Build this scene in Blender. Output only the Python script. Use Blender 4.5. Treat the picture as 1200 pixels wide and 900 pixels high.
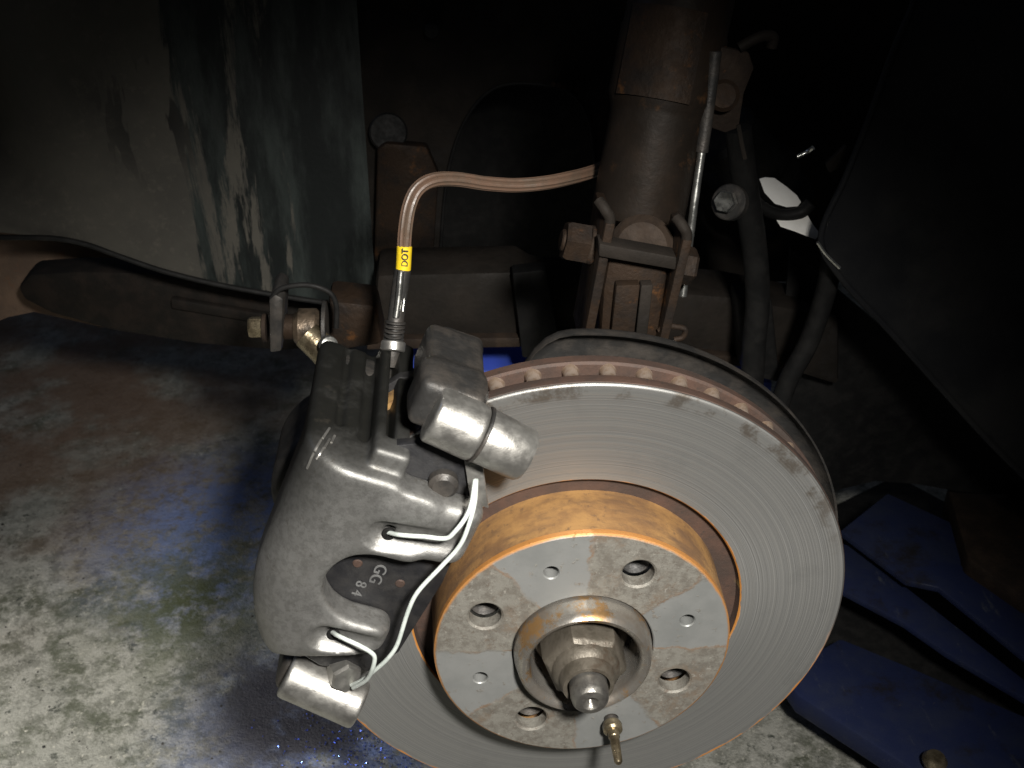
import bpy, bmesh, math, random
import numpy as np
from mathutils import Vector, Matrix

random.seed(7)
scene = bpy.context.scene
for o in list(bpy.data.objects):
    bpy.data.objects.remove(o)
COL = scene.collection

# ------------------------------------------------------------------ camera
CAM = Vector((-0.0586, -0.4201, 0.4013))
CR = Vector((0.99821, -0.0597, 0.0)); CR.normalize()
CF = Vector((0.0507, 0.8479, -0.5277)); CF.normalize()
CU = CR.cross(CF); CU.normalize()
CR = CF.cross(CU)
cd = bpy.data.cameras.new('camera')
cam = bpy.data.objects.new('camera', cd); COL.objects.link(cam)
cam.matrix_world = Matrix(((CR.x, CU.x, -CF.x, CAM.x), (CR.y, CU.y, -CF.y, CAM.y), (CR.z, CU.z, -CF.z, CAM.z), (0, 0, 0, 1)))
cd.sensor_fit = 'HORIZONTAL'; cd.sensor_width = 36.0; cd.lens = 36.0 * 1300 / 1200
cd.clip_start = 0.01; cd.clip_end = 60
cd.dof.use_dof = True; cd.dof.focus_distance = 0.56; cd.dof.aperture_fstop = 22
scene.camera = cam

# ------------------------------------------------------------------ light
w = bpy.data.worlds.new('World'); scene.world = w; w.use_nodes = True
bg = w.node_tree.nodes['Background']
bg.inputs[0].default_value = (0.86, 0.92, 1.0, 1); bg.inputs[1].default_value = 0.022

def area(name, loc, target, size, power, col):
    l = bpy.data.lights.new(name, 'AREA'); l.shape = 'DISK'; l.size = size; l.energy = power; l.color = col
    o = bpy.data.objects.new(name, l); COL.objects.link(o); o.location = loc
    o.rotation_euler = (Vector(target) - Vector(loc)).to_track_quat('-Z', 'Y').to_euler()
    return o
def spot(name, loc, target, size, power, col, ang, blend):
    l = bpy.data.lights.new(name, 'SPOT'); l.energy = power; l.color = col
    l.shadow_soft_size = size; l.spot_size = math.radians(ang); l.spot_blend = blend
    o = bpy.data.objects.new(name, l); COL.objects.link(o); o.location = loc
    o.rotation_euler = (Vector(target) - Vector(loc)).to_track_quat('-Z', 'Y').to_euler()
    return o
# hand lamp held over the photographer, aimed at the caliper and the floor beside it
spot('work_lamp', (0.05, -0.48, 0.53), (-0.06, 0.0, -0.04), 0.032, 50, (1.0, 0.965, 0.90), 60, 1.0)
# unseen spot added off to the left to brighten the bare floor
spot('floor_fill', (-0.95, -0.25, 0.55), (-0.46, 0.02, -0.33), 0.05, 72, (1.0, 0.965, 0.88), 46, 1.0)
# bluish tube light of the workshop, far behind on the left
area('workshop_tube', (-1.3, 0.6, 1.3), (-0.2, 0.3, -0.2), 0.5, 1.0, (0.45, 0.6, 1.0))

vs = scene.view_settings
vs.view_transform = 'Standard'; vs.look = 'None'; vs.gamma = 1; vs.use_curve_mapping = False; vs.exposure = 0
scene.render.engine = 'CYCLES'

# ------------------------------------------------------------------ helpers: pixels of the photo to places
FL = -0.33                                                # floor height under the disc centre
def ray(px, py): return CF + CR * ((px - 600) / 1300) + CU * ((450 - py) / 1300)
def at(px, py, Y):
    d = ray(px, py); return CAM + d * ((Y - CAM.y) / d.y)
def atz(px, py, Z):
    d = ray(px, py); return CAM + d * ((Z - CAM.z) / d.z)

# ------------------------------------------------------------------ materials
class NT:
    def __init__(s, name):
        s.m = bpy.data.materials.new(name); s.m.use_nodes = True
        s.t = s.m.node_tree; s.b = s.t.nodes['Principled BSDF']
        s.tc = s.t.nodes.new('ShaderNodeTexCoord')
    def n(s, typ, **kw):
        x = s.t.nodes.new(typ)
        for k, v in kw.items(): setattr(x, k, v)
        return x
    def l(s, a, b): s.t.links.new(a, b)
    def co(s, stretch=None, rot=None):
        if stretch is None and rot is None: return s.tc.outputs['Object']
        mp = s.n('ShaderNodeMapping')
        if stretch: mp.inputs['Scale'].default_value = stretch
        if rot: mp.inputs['Rotation'].default_value = rot
        s.l(s.tc.outputs['Object'], mp.inputs[0]); return mp.outputs[0]
    def noise(s, scale, detail=4, rough=.6, stretch=None, dist=0, vec=None):
        x = s.n('ShaderNodeTexNoise'); x.inputs['Scale'].default_value = scale
        x.inputs['Detail'].default_value = detail; x.inputs['Roughness'].default_value = rough
        x.inputs['Distortion'].default_value = dist
        s.l(vec if vec is not None else s.co(stretch), x.inputs['Vector']); return x.outputs['Fac']
    def ramp(s, f, lo, hi, a=0, b=1):
        x = s.n('ShaderNodeMapRange'); x.interpolation_type = 'SMOOTHSTEP'
        for k, v in zip(('From Min', 'From Max', 'To Min', 'To Max'), (lo, hi, a, b)): x.inputs[k].default_value = v
        s.l(f, x.inputs['Value']); return x.outputs[0]
    def math(s, op, a, b=None):
        x = s.n('ShaderNodeMath', operation=op)
        for i, v in enumerate((a, b)):
            if v is None: continue
            if isinstance(v, (int, float)): x.inputs[i].default_value = v
            else: s.l(v, x.inputs[i])
        return x.outputs[0]
    def mix(s, f, a, b):
        x = s.n('ShaderNodeMix', data_type='RGBA')
        if isinstance(f, (int, float)): x.inputs[0].default_value = f
        else: s.l(f, x.inputs[0])
        for i, v in ((6, a), (7, b)):
            if isinstance(v, (tuple, list)): x.inputs[i].default_value = (*v[:3], 1)
            else: s.l(v, x.inputs[i])
        return x.outputs[2]
    def near(s, c, r0, r1):                              # 1 near point c, 0 beyond r1
        x = s.n('ShaderNodeVectorMath', operation='DISTANCE'); s.l(s.tc.outputs['Object'], x.inputs[0])
        x.inputs[1].default_value = c
        return s.ramp(x.outputs['Value'], r0, r1, 1, 0)
    def xyz(s):
        x = s.n('ShaderNodeSeparateXYZ'); s.l(s.tc.outputs['Object'], x.inputs[0]); return x.outputs
    def col(s, c):
        if isinstance(c, (tuple, list)): s.b.inputs['Base Color'].default_value = (*c[:3], 1)
        else: s.l(c, s.b.inputs['Base Color'])
    def rough(s, v):
        if isinstance(v, (int, float)): s.b.inputs['Roughness'].default_value = v
        else: s.l(v, s.b.inputs['Roughness'])
    def metal(s, v):
        if isinstance(v, (int, float)): s.b.inputs['Metallic'].default_value = v
        else: s.l(v, s.b.inputs['Metallic'])
    def bump(s, h, strength=.3, dist=.001):
        x = s.n('ShaderNodeBump'); x.inputs['Strength'].default_value = strength; x.inputs['Distance'].default_value = dist
        s.l(h, x.inputs['Height']); s.l(x.outputs[0], s.b.inputs['Normal'])

def simple(name, c1, c2, scale=40, lo=.4, hi=.65, rough=.5, metal=0., bump=.2, bscale=500, bdist=.0006, stretch=None, layers=(), spec=.5):
    n = NT(name); n.b.inputs['Specular IOR Level'].default_value = spec
    c = n.mix(n.ramp(n.noise(scale, 5, .65, stretch), lo, hi), c1, c2)
    for (lc, ls, a, b, st) in layers:
        c = n.mix(n.ramp(n.noise(ls, 6, .7, st), a, b), c, lc)
    n.col(c)
    rn = n.noise(scale * 2.3, 4)
    n.rough(n.ramp(rn, .3, .7, rough - .08, rough + .1)); n.metal(metal)
    if bump: n.bump(n.noise(bscale, 3, .6), bump, bdist)
    return n.m

RUST1 = (.30, .10, .025); RUST2 = (.13, .045, .018)
MT = {}
def cast_mat():
    n = NT('gunmetal_casting')
    c = n.mix(n.ramp(n.noise(320, 5, .7), .42, .62), (.265, .262, .253), (.205, .202, .194))
    c = n.mix(n.ramp(n.noise(16, 6, .7), .5, .72, 0, .7), c, (.20, .195, .18))
    # much darker tone over the inboard half of the bridge
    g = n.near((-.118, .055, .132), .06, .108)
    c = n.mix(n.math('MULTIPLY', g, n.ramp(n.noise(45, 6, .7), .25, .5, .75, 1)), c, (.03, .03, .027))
    c = n.mix(n.ramp(n.noise(70, 7, .75), .57, .70, 0, .75), c, (.09, .08, .065))
    n.col(c); n.metal(.72); n.rough(n.ramp(n.noise(60, 6), .3, .7, .42, .56)); n.bump(n.noise(1000, 4, .7), .34, .0004); return n.m
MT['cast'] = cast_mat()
MT['silver'] = simple('machined_aluminium', (.42, .41, .385), (.30, .29, .272), 90, rough=.42, metal=.85, bump=.25, bscale=1200, bdist=.0003,
                      layers=[((.12, .09, .06), 70, .63, .78, None)])
MT['dark_iron'] = simple('dark_iron', (.035, .034, .033), (.07, .062, .055), 60, rough=.5, metal=.45, bump=.4, bscale=500, bdist=.0006)
MT['pad_paint'] = simple('pad_black_paint', (.011, .011, .0125), (.022, .021, .021), 80, rough=.5, metal=0, bump=.4, bscale=900, bdist=.0003,
                         layers=[((.28, .09, .03), 85, .70, .74, None)])
MT['lining'] = simple('friction_lining', (.26, .15, .05), (.15, .08, .03), 200, rough=.9, bump=.5, bscale=900)
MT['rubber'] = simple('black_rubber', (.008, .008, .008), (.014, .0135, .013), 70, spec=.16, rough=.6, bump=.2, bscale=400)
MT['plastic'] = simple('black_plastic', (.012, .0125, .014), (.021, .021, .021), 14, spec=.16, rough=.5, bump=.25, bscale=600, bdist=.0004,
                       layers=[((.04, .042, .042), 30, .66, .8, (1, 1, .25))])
MT['rusty'] = simple('rusty_steel', (.027, .017, .011), (.016, .0125, .0105), 45, spec=.16, rough=.65, metal=.3, bump=.5, bscale=350, bdist=.001,
                     layers=[((.085, .038, .014), 60, .58, .74, None), ((.03, .028, .026), 28, .6, .75, None)])
MT['rust_dark'] = simple('dark_rusty_steel', (.022, .016, .0125), (.036, .025, .018), 50, spec=.16, rough=.7, metal=.2, bump=.5, bscale=400, bdist=.0008,
                         layers=[((.12, .05, .02), 70, .62, .75, None)])
MT['strut_paint'] = simple('worn_strut_paint', (.015, .0115, .009), (.023, .016, .0115), 30, spec=.16, rough=.5, metal=.2, bump=.3, bscale=300,
                           layers=[((.08, .04, .018), 38, .60, .76, None)])
MT['sill'] = simple('brown_rusted_plate', (.17, .115, .082), (.12, .085, .064), 25, spec=.16, rough=.8, bump=.4, bscale=300, bdist=.001, layers=[((.19, .095, .055), 50, .58, .74, None)])
MT['arm_black'] = simple('black_brown_underseal', (.011, .0095, .008), (.02, .015, .012), 50, spec=.16, rough=.75, bump=.5, bscale=300, bdist=.001, layers=[((.07, .032, .015), 60, .66, .76, None)])
MT['chrome'] = simple('bright_zinc', (.6, .6, .57), (.5, .5, .47), 80, rough=.25, metal=.95, bump=.1)
MT['brass'] = simple('greasy_brass', (.27, .225, .15), (.12, .095, .06), 90, rough=.3, metal=.8, bump=.4, bscale=300, bdist=.0008)
MT['rod_grease'] = simple('greasy_rod_steel', (.16, .12, .085), (.05, .04, .03), 70, rough=.35, metal=.6, bump=.5, bscale=250, bdist=.001)
MT['white_wire'] = simple('white_coated_wire', (.62, .67, .64), (.48, .53, .50), 160, rough=.45, bump=.1, layers=[((.25, .24, .2), 110, .62, .75, None)])
MT['yellow'] = simple('yellow_tag', (.78, .56, .02), (.68, .47, .02), 120, rough=.4, bump=.1)
MT['ink'] = simple('black_ink', (.03, .03, .03), (.05, .05, .05), 100, rough=.6, bump=0)
MT['paint_stamp'] = simple('pale_stamp', (.13, .13, .13), (.09, .09, .09), 200, rough=.5, bump=0)
MT['label_white'] = simple('white_label', (.88, .87, .83), (.82, .80, .76), 60, rough=.5, bump=.1)
MT['hose'] = simple('striped_brake_hose', (.13, .08, .055), (.10, .07, .05), 120, rough=.4, bump=.2)
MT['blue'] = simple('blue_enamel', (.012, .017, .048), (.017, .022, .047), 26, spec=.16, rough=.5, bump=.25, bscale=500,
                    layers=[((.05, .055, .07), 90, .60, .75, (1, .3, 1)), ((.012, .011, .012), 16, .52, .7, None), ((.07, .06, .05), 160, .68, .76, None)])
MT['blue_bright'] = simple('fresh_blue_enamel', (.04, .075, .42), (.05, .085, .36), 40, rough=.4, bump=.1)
MT['flake'] = simple('blue_glitter_flake', (.06, .12, .75), (.16, .25, .85), 300, rough=.25, metal=.8, bump=0)
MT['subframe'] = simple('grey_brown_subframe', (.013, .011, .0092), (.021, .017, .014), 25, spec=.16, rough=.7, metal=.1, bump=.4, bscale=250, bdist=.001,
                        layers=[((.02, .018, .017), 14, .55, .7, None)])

def disc_face_mat():
    n = NT('brake_disc_steel')
    x, y, z = n.xyz()
    r = n.math('SQRT', n.math('ADD', n.math('MULTIPLY', x, x), n.math('MULTIPLY', z, z)))
    cb = n.n('ShaderNodeCombineXYZ'); n.l(r, cb.inputs[0])
    g1 = n.noise(1500, 3, .7, vec=cb.outputs[0]); g2 = n.noise(260, 2, .5, vec=cb.outputs[0])
    base = n.mix(n.ramp(g1, .36, .66), (.255, .255, .248), (.385, .385, .375))
    base = n.mix(n.ramp(g2, .4, .7), base, (.34, .338, .325))
    base = n.mix(n.ramp(n.noise(28, 5, .7), .52, .78, 0, .35), base, (.20, .202, .196))
    base = n.mix(n.ramp(n.noise(90, 6, .75), .68, .78, 0, .5), base, (.14, .13, .115))
    # unswept band at the outer edge, and rust on the very edge
    edge = n.math('MULTIPLY', n.ramp(r, .1295, .1325), n.math('MULTIPLY', n.ramp(z, .02, .08), n.ramp(n.noise(55, 5, .7), .46, .62, 0, .8)))
    base = n.mix(edge, base, (.15, .125, .10))
    rim = n.ramp(n.math('ADD', r, n.math('MULTIPLY', n.noise(70, 4), .004)), .1386, .1392)
    rim = n.math('MULTIPLY', rim, n.ramp(n.math('ADD', z, n.math('MULTIPLY', n.noise(20, 3), .06)), .03, -.03))
    base = n.mix(rim, base, (.36, .15, .04))
    inner = n.ramp(n.math('ADD', r, n.math('MULTIPLY', n.noise(60, 4), -.003)), .0842, .0836)
    base = n.mix(inner, base, (.40, .17, .04))
    n.col(base)
    dull = n.math('MAXIMUM', rim, inner)
    n.metal(n.ramp(dull, 0, 1, .7, .0)); n.rough(n.ramp(g1, .3, .7, .30, .46))
    tn = n.n('ShaderNodeTangent', direction_type='RADIAL', axis='Y'); n.l(tn.outputs[0], n.b.inputs['Tangent']); n.b.inputs['Anisotropic'].default_value = .55
    h = n.math('ADD', g1, n.math('MULTIPLY', g2, 1.4))
    n.bump(h, .35, .00035); return n.m
MT['disc'] = disc_face_mat()

def rust_mat(name, c1, c2, c3):
    n = NT(name)
    c = n.mix(n.ramp(n.noise(35, 6, .7), .38, .62), c1, c2)
    c = n.mix(n.ramp(n.noise(34, 6, .7, (1, 3, 1)), .42, .72), c, c3)
    c = n.mix(n.ramp(n.noise(260, 5, .75), .56, .7), c, c3)
    c = n.mix(n.ramp(n.noise(18, 3, .5), .66, .72), c, (.36, .26, .08))
    n.col(c); n.rough(.7); n.metal(.1); n.bump(n.noise(420, 5, .7), .5, .0006); return n.m
MT['vane'] = simple('worn_vane_steel', (.34, .27, .22), (.24, .17, .12), 200, rough=.45, metal=.5, bump=.3)
MT['hat_rust'] = rust_mat('orange_hat_rust', (.30, .165, .058), (.19, .10, .04), (.12, .068, .036))
MT['edge_rust'] = rust_mat('brown_edge_rust', (.075, .042, .030), (.05, .031, .024), (.04, .029, .024))

PH = math.radians(62.5)
def hat_face_mat():
    n = NT('hat_face_grey_and_rust')
    x, y, z = n.xyz()
    ang = n.math('ARCTAN2', z, x)
    # four clean sectors round the small holes
    s = n.math('ABSOLUTE', n.math('SINE', n.math('MULTIPLY', n.math('SUBTRACT', ang, PH), 2.0)))
    r = n.math('SQRT', n.math('ADD', n.math('MULTIPLY', x, x), n.math('MULTIPLY', z, z)))
    wob = n.math('MULTIPLY', n.math('SUBTRACT', n.noise(90, 5, .7), .5), .22)
    thr = n.math('ADD', s, wob)
    clean = n.math('MULTIPLY', n.ramp(thr, .74, .82), n.ramp(n.noise(220, 5, .7), .68, .60, .35, 1))
    g = n.mix(n.ramp(n.noise(160, 6, .75), .4, .62), (.22, .21, .185), (.15, .137, .118))
    g = n.mix(n.ramp(n.noise(45, 6, .75), .5, .66), g, (.175, .14, .108))
    g = n.mix(n.ramp(n.noise(190, 6, .75), .55, .70), g, (.12, .095, .075))
    g = n.mix(n.ramp(n.noise(300, 5, .75), .58, .68), g, (.29, .275, .245))
    c = n.mix(n.ramp(n.noise(30, 4), .4, .7), (.235, .238, .232), (.19, .195, .19))
    c = n.mix(n.ramp(n.noise(70, 5, .7), .66, .76), c, (.26, .19, .13))
    o = n.mix(clean, g, c)
    brd = n.math('MULTIPLY', n.ramp(thr, .74, .775), n.ramp(thr, .80, .775))
    o = n.mix(n.math('MULTIPLY', brd, n.ramp(n.noise(70, 4), .4, .65, 0, .75)), o, (.20, .115, .06))
    rim = n.ramp(n.math('ADD', r, n.math('MULTIPLY', n.noise(80, 4), .002)), .0728, .0742)
    o = n.mix(rim, o, (.40, .18, .05))
    o = n.mix(n.math('MULTIPLY', n.ramp(y, -.0235, -.0228), n.ramp(r, .070, .0715)), o, (.40, .17, .045))
    n.col(o); n.metal(.3); n.rough(n.ramp(clean, 0, 1, .55, .45))
    n.bump(n.math('MULTIPLY', n.noise(500, 5, .75), n.ramp(clean, 0, 1, 1, .2)), .6, .0006); return n.m
MT['hat_face'] = hat_face_mat()

def hub_mat():
    n = NT('hub_steel_with_rust')
    c = n.mix(n.ramp(n.noise(60, 5), .4, .65), (.34, .32, .29), (.22, .19, .16))
    c = n.mix(n.ramp(n.noise(52, 6, .75), .52, .62, 0, .85), c, (.34, .19, .065))
    n.col(c); n.metal(.75); n.rough(n.ramp(n.noise(60, 5), .4, .65, .22, .5)); n.bump(n.noise(400, 4), .3, .0004); return n.m
MT['hub'] = hub_mat()
MT['nut'] = simple('brown_grey_nut_steel', (.115, .10, .08), (.075, .065, .05), 90, rough=.5, metal=.45, bump=.45, bscale=500,
                   layers=[((.07, .05, .035), 60, .55, .7, None)])
MT['axle'] = simple('clean_axle_steel', (.24, .23, .21), (.16, .15, .14), 120, rough=.35, metal=.8, bump=.3, bscale=600)

def floor_mat():
    n = NT('stained_concrete')
    c = n.mix(n.ramp(n.noise(5, 5, .6), .4, .65), (.30, .295, .265), (.22, .22, .195))
    c = n.mix(n.ramp(n.noise(60, 6, .75), .45, .6), c, (.15, .15, .13))
    c = n.mix(n.ramp(n.noise(22, 7, .78), .47, .64), c, (.075, .08, .058))
    c = n.mix(n.ramp(n.noise(75, 6, .8), .55, .66), c, (.04, .044, .036))
    c = n.mix(n.ramp(n.noise(190, 5, .75), .58, .70), c, (.42, .405, .35))
    # browner towards the far left of the floor, broken by noise
    br = n.math('MULTIPLY', n.near(tuple(atz(20, 430, FL)), .15, .62), n.ramp(n.noise(9, 5), .34, .56, 0, .85))
    c = n.mix(br, c, (.13, .08, .052))
    # two blue patches with ragged edges
    p1 = n.near(tuple(atz(270, 620, FL)), .02, .20); p2 = n.near(tuple(atz(390, 860, FL)), .02, .18)
    pm = n.math('MAXIMUM', p1, p2)
    pm = n.math('MULTIPLY', pm, n.ramp(n.noise(38, 7, .8), .38, .58))
    c = n.mix(pm, c, (.13, .18, .36))
    # mossy oil patch, then the caliper's floor shadow painted in as dark colour
    c = n.mix(n.math('MULTIPLY', n.near(tuple(atz(225, 705, FL)), .0, .15), n.ramp(n.noise(40, 7, .8), .38, .56)), c, (.055, .065, .03))
    c = n.mix(n.math('MULTIPLY', n.near(tuple(atz(350, 830, FL)), .04, .14), n.ramp(n.noise(18, 5), .3, .5)), c, (.03, .03, .04))
    n.col(c); n.rough(n.ramp(n.noise(40, 5), .3, .7, .45, .8))
    n.bump(n.math('ADD', n.noise(130, 6, .7), n.noise(420, 3)), .6, .0022); return n.m
MT['floor'] = floor_mat()

def liner_mat():
    n = NT('oil_streaked_wheel_arch')
    c = n.mix(n.ramp(n.noise(12, 5), .35, .7), (.078, .073, .062), (.054, .051, .045))
    c = n.mix(n.ramp(n.noise(140, 4, .7), .5, .75), c, (.088, .081, .068))
    x, y, z = n.xyz()
    st = n.noise(46, 9, .72, (1, 1, .13), .2)
    x0 = at(215, 200, .35).x; x1 = at(330, 200, .35).x
    wet = n.ramp(n.math('ADD', n.math('ADD', st, n.ramp(x, x0 - .010, x0 + .004, -.3, .0)), n.ramp(x, x1 - .02, x1 + .05, .0, .19)), .42, .49)
    wc = n.mix(n.ramp(n.noise(30, 7, .7, (1, 1, .2)), .42, .66), (.006, .008, .008), (.030, .037, .035))
    c = n.mix(wet, c, wc)
    drop = n.math('MULTIPLY', n.near(tuple(at(183, 140, .35)), .0, .06), n.ramp(n.noise(60, 3, .6, (1, 1, .2)), .53, .56))
    c = n.mix(drop, c, (.012, .012, .012))
    n.b.inputs['Specular IOR Level'].default_value = .25
    n.col(c); n.rough(n.ramp(wet, 0, 1, .8, .5)); n.bump(n.noise(260, 4), .25, .0006); return n.m
MT['liner'] = liner_mat()

# ------------------------------------------------------------------ mesh helpers
def tag(o, label=None, cat=None, group=None, kind=None):
    if label: o['label'] = label
    if cat: o['category'] = cat
    if group: o['group'] = group
    if kind: o['kind'] = kind
    return o
def thing(name, loc, label, cat, group=None):
    e = bpy.data.objects.new(name, None); COL.objects.link(e); e.location = loc; e.empty_display_size = .01
    return tag(e, label, cat, group)
def world_loc(o):
    v = Vector(o.location); p = o.parent
    while p: v += p.location; p = p.parent
    return v
def link(name, me, mat, parent=None, sharp=40):
    me.materials.clear()
    for mm in (mat if isinstance(mat, (list, tuple)) else [mat]): me.materials.append(MT[mm])
    for p in me.polygons: p.use_smooth = True
    me.set_sharp_from_angle(angle=math.radians(sharp))
    o = bpy.data.objects.new(name, me); COL.objects.link(o)
    if parent:
        o.parent = parent; o.location = -world_loc(parent)      # mesh stays in scene coordinates
    return o
def bm_link(name, bm, mat, parent=None, sharp=40):
    bmesh.ops.recalc_face_normals(bm, faces=bm.faces)
    me = bpy.data.meshes.new(name); bm.to_mesh(me); bm.free(); return link(name, me, mat, parent, sharp)
def frame(d):
    d = Vector(d).normalized(); a = Vector((0, 0, 1)) if abs(d.z) < .9 else Vector((1, 0, 0))
    x = d.cross(a).normalized(); return x, d.cross(x), d
def add_lathe(bm, prof, o, d, seg=48, closed=False, phase=0, ref=None):
    """prof: list of (radius, distance along d)"""
    x, y, d = frame(d)
    if ref is not None:
        x = (Vector(ref) - d * Vector(ref).dot(d)).normalized(); y = d.cross(x)
    o = Vector(o); rings = []
    for r, h in prof:
        if r < 1e-7: rings.append([bm.verts.new(o + d * h)])
        else: rings.append([bm.verts.new(o + d * h + (x * math.cos(a) + y * math.sin(a)) * r) for a in (phase + 2 * math.pi * k / seg for k in range(seg))])
    pairs = list(zip(rings, rings[1:]))
    if closed: pairs.append((rings[-1], rings[0]))
    for A, B in pairs:
        for k in range(seg):
            j = (k + 1) % seg
            if len(A) == 1 and len(B) == 1: continue
            if len(A) == 1: bm.faces.new((A[0], B[k], B[j]))
            elif len(B) == 1: bm.faces.new((A[k], A[j], B[0]))
            else: bm.faces.new((A[k], A[j], B[j], B[k]))
def lathe(name, prof, o, d, mat, parent=None, seg=48, closed=False, sharp=35, phase=0, ref=None):
    bm = bmesh.new(); add_lathe(bm, prof, o, d, seg, closed, phase, ref); return bm_link(name, bm, mat, parent, sharp)
def cyl_prof(r0, r1, L, b=None):
    b = b if b is not None else min(r0, r1, L) * .12
    return [(0, 0), (r0 - b, 0), (r0, b), (r1, L - b), (r1 - b, L), (0, L)]
def cyl(name, p0, p1, r0, mat, parent=None, r1=None, b=None, seg=32):
    p0, p1 = Vector(p0), Vector(p1); return lathe(name, cyl_prof(r0, r1 or r0, (p1 - p0).length, b), p0, p1 - p0, mat, parent, seg)
def spline(pts, n=8):
    P = [Vector(p) for p in pts]; P = [P[0] * 2 - P[1]] + P + [P[-1] * 2 - P[-2]]; out = []
    for i in range(1, len(P) - 2):
        for k in range(n):
            t = k / n; a, b, c, d = P[i - 1:i + 3]
            out.append(.5 * ((2 * b) + (c - a) * t + (2 * a - 5 * b + 4 * c - d) * t * t + (3 * b - a - 3 * c + d) * t ** 3))
    out.append(P[-2]); return out
def add_tube(bm, pts, r, seg=10, n=8, smooth=True):
    path = spline(pts, n) if smooth else [Vector(p) for p in pts]
    rad = r if callable(r) else (lambda t: r)
    x, y, d = frame(path[1] - path[0]); rings = []
    for i, p in enumerate(path):
        t = (path[min(i + 1, len(path) - 1)] - path[max(i - 1, 0)]).normalized()
        x = (x - t * x.dot(t)).normalized(); y = t.cross(x); R = rad(i / (len(path) - 1))
        rings.append([bm.verts.new(p + (x * math.cos(2 * math.pi * k / seg) + y * math.sin(2 * math.pi * k / seg)) * R) for k in range(seg)])
    for A, B in zip(rings, rings[1:]):
        for k in range(seg): bm.faces.new((A[k], A[(k + 1) % seg], B[(k + 1) % seg], B[k]))
    bm.faces.new(rings[0][::-1]); bm.faces.new(rings[-1])
def tube(name, pts, r, mat, parent=None, seg=12, n=8, smooth=True):
    bm = bmesh.new(); add_tube(bm, pts, r, seg, n, smooth); return bm_link(name, bm, mat, parent, 50)
def prism(name, poly, ext, mat, parent=None, bevel=.0015, sharp=40):
    """closed outline of 3D points swept along ext"""
    bm = bmesh.new(); ext = Vector(ext)
    A = [bm.verts.new(Vector(p)) for p in poly]; B = [bm.verts.new(Vector(p) + ext) for p in poly]
    bm.faces.new(A); bm.faces.new(B[::-1])
    for k in range(len(A)): j = (k + 1) % len(A); bm.faces.new((A[k], B[k], B[j], A[j]))
    bmesh.ops.recalc_face_normals(bm, faces=bm.faces)
    if bevel:
        es = [e for e in bm.edges if e.calc_face_angle(0) > .5]
        bmesh.ops.bevel(bm, geom=es, offset=bevel, segments=2, profile=.5, affect='EDGES', clamp_overlap=True)
    return bm_link(name, bm, mat, parent, sharp)
def beam(name, p0, p1, wv, hv, mat, parent=None, bevel=.002):
    """box from p0 to p1; wv and hv are its half-width and half-height vectors"""
    p0, p1, wv, hv = map(Vector, (p0, p1, wv, hv))
    return prism(name, [p0 - wv - hv, p0 + wv - hv, p0 + wv + hv, p0 - wv + hv], p1 - p0, mat, parent, bevel)
def hexagon(name, p, d, af, h, mat, parent=None, ph=0.):
    p = Vector(p); R = af / math.sqrt(3); b = h * .16
    return lathe(name, [(0, 0), (R, 0), (R, h - b), (R * .9, h), (0, h)], p, d, mat, parent, 6, phase=ph, sharp=20)
def text_mesh(name, body, size, origin, xdir, ydir, mat, parent, depth=.0003):
    c = bpy.data.curves.new(name, 'FONT'); c.body = body; c.size = size; c.extrude = depth; c.align_x = 'CENTER'; c.align_y = 'CENTER'
    t = bpy.data.objects.new('tmp', c); COL.objects.link(t)
    dg = bpy.context.evaluated_depsgraph_get(); me = bpy.data.meshes.new_from_object(t.evaluated_get(dg))
    bpy.data.objects.remove(t)
    x = Vector(xdir).normalized(); y = Vector(ydir); y = (y - x * y.dot(x)).normalized(); z = x.cross(y)
    M = Matrix(((x.x, y.x, z.x, origin[0]), (x.y, y.y, z.y, origin[1]), (x.z, y.z, z.z, origin[2]), (0, 0, 0, 1)))
    me.transform(M); return link(name, me, mat, parent)

# signed-distance modelling for cast parts -------------------------------------------------
def rbox(p, c, h, r):
    q = [np.abs(p[i] - c[i]) - (h[i] - r) for i in range(3)]
    return np.sqrt(sum(np.maximum(v, 0) ** 2 for v in q)) + np.minimum(np.maximum(np.maximum(q[0], q[1]), q[2]), 0) - r
def caps(p, a, b, r, r2=None):
    a, b = np.array(a, float), np.array(b, float); d = b - a; L = d @ d
    t = np.clip(sum((p[i] - a[i]) * d[i] for i in range(3)) / L, 0, 1)
    R = r if r2 is None else r + (r2 - r) * t
    return np.sqrt(sum((p[i] - a[i] - d[i] * t) ** 2 for i in range(3))) - R
def cylinder(p, a, b, r, rr=1.):
    a, b = np.array(a, float), np.array(b, float); d = b - a; L = np.sqrt(d @ d); d /= L; m = (a + b) / 2
    h = sum((p[i] - m[i]) * d[i] for i in range(3)); q = np.sqrt(np.maximum(sum((p[i] - m[i]) ** 2 for i in range(3)) - h * h, 0))
    x, y = q - (r - rr), np.abs(h) - (L / 2 - rr)
    return np.sqrt(np.maximum(x, 0) ** 2 + np.maximum(y, 0) ** 2) + np.minimum(np.maximum(x, y), 0) - rr
def smin(a, b, k):
    h = np.clip(.5 + .5 * (b - a) / k, 0, 1); return b * (1 - h) + a * h - k * h * (1 - h)
def smax(a, b, k): return -smin(-a, -b, k)
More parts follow.
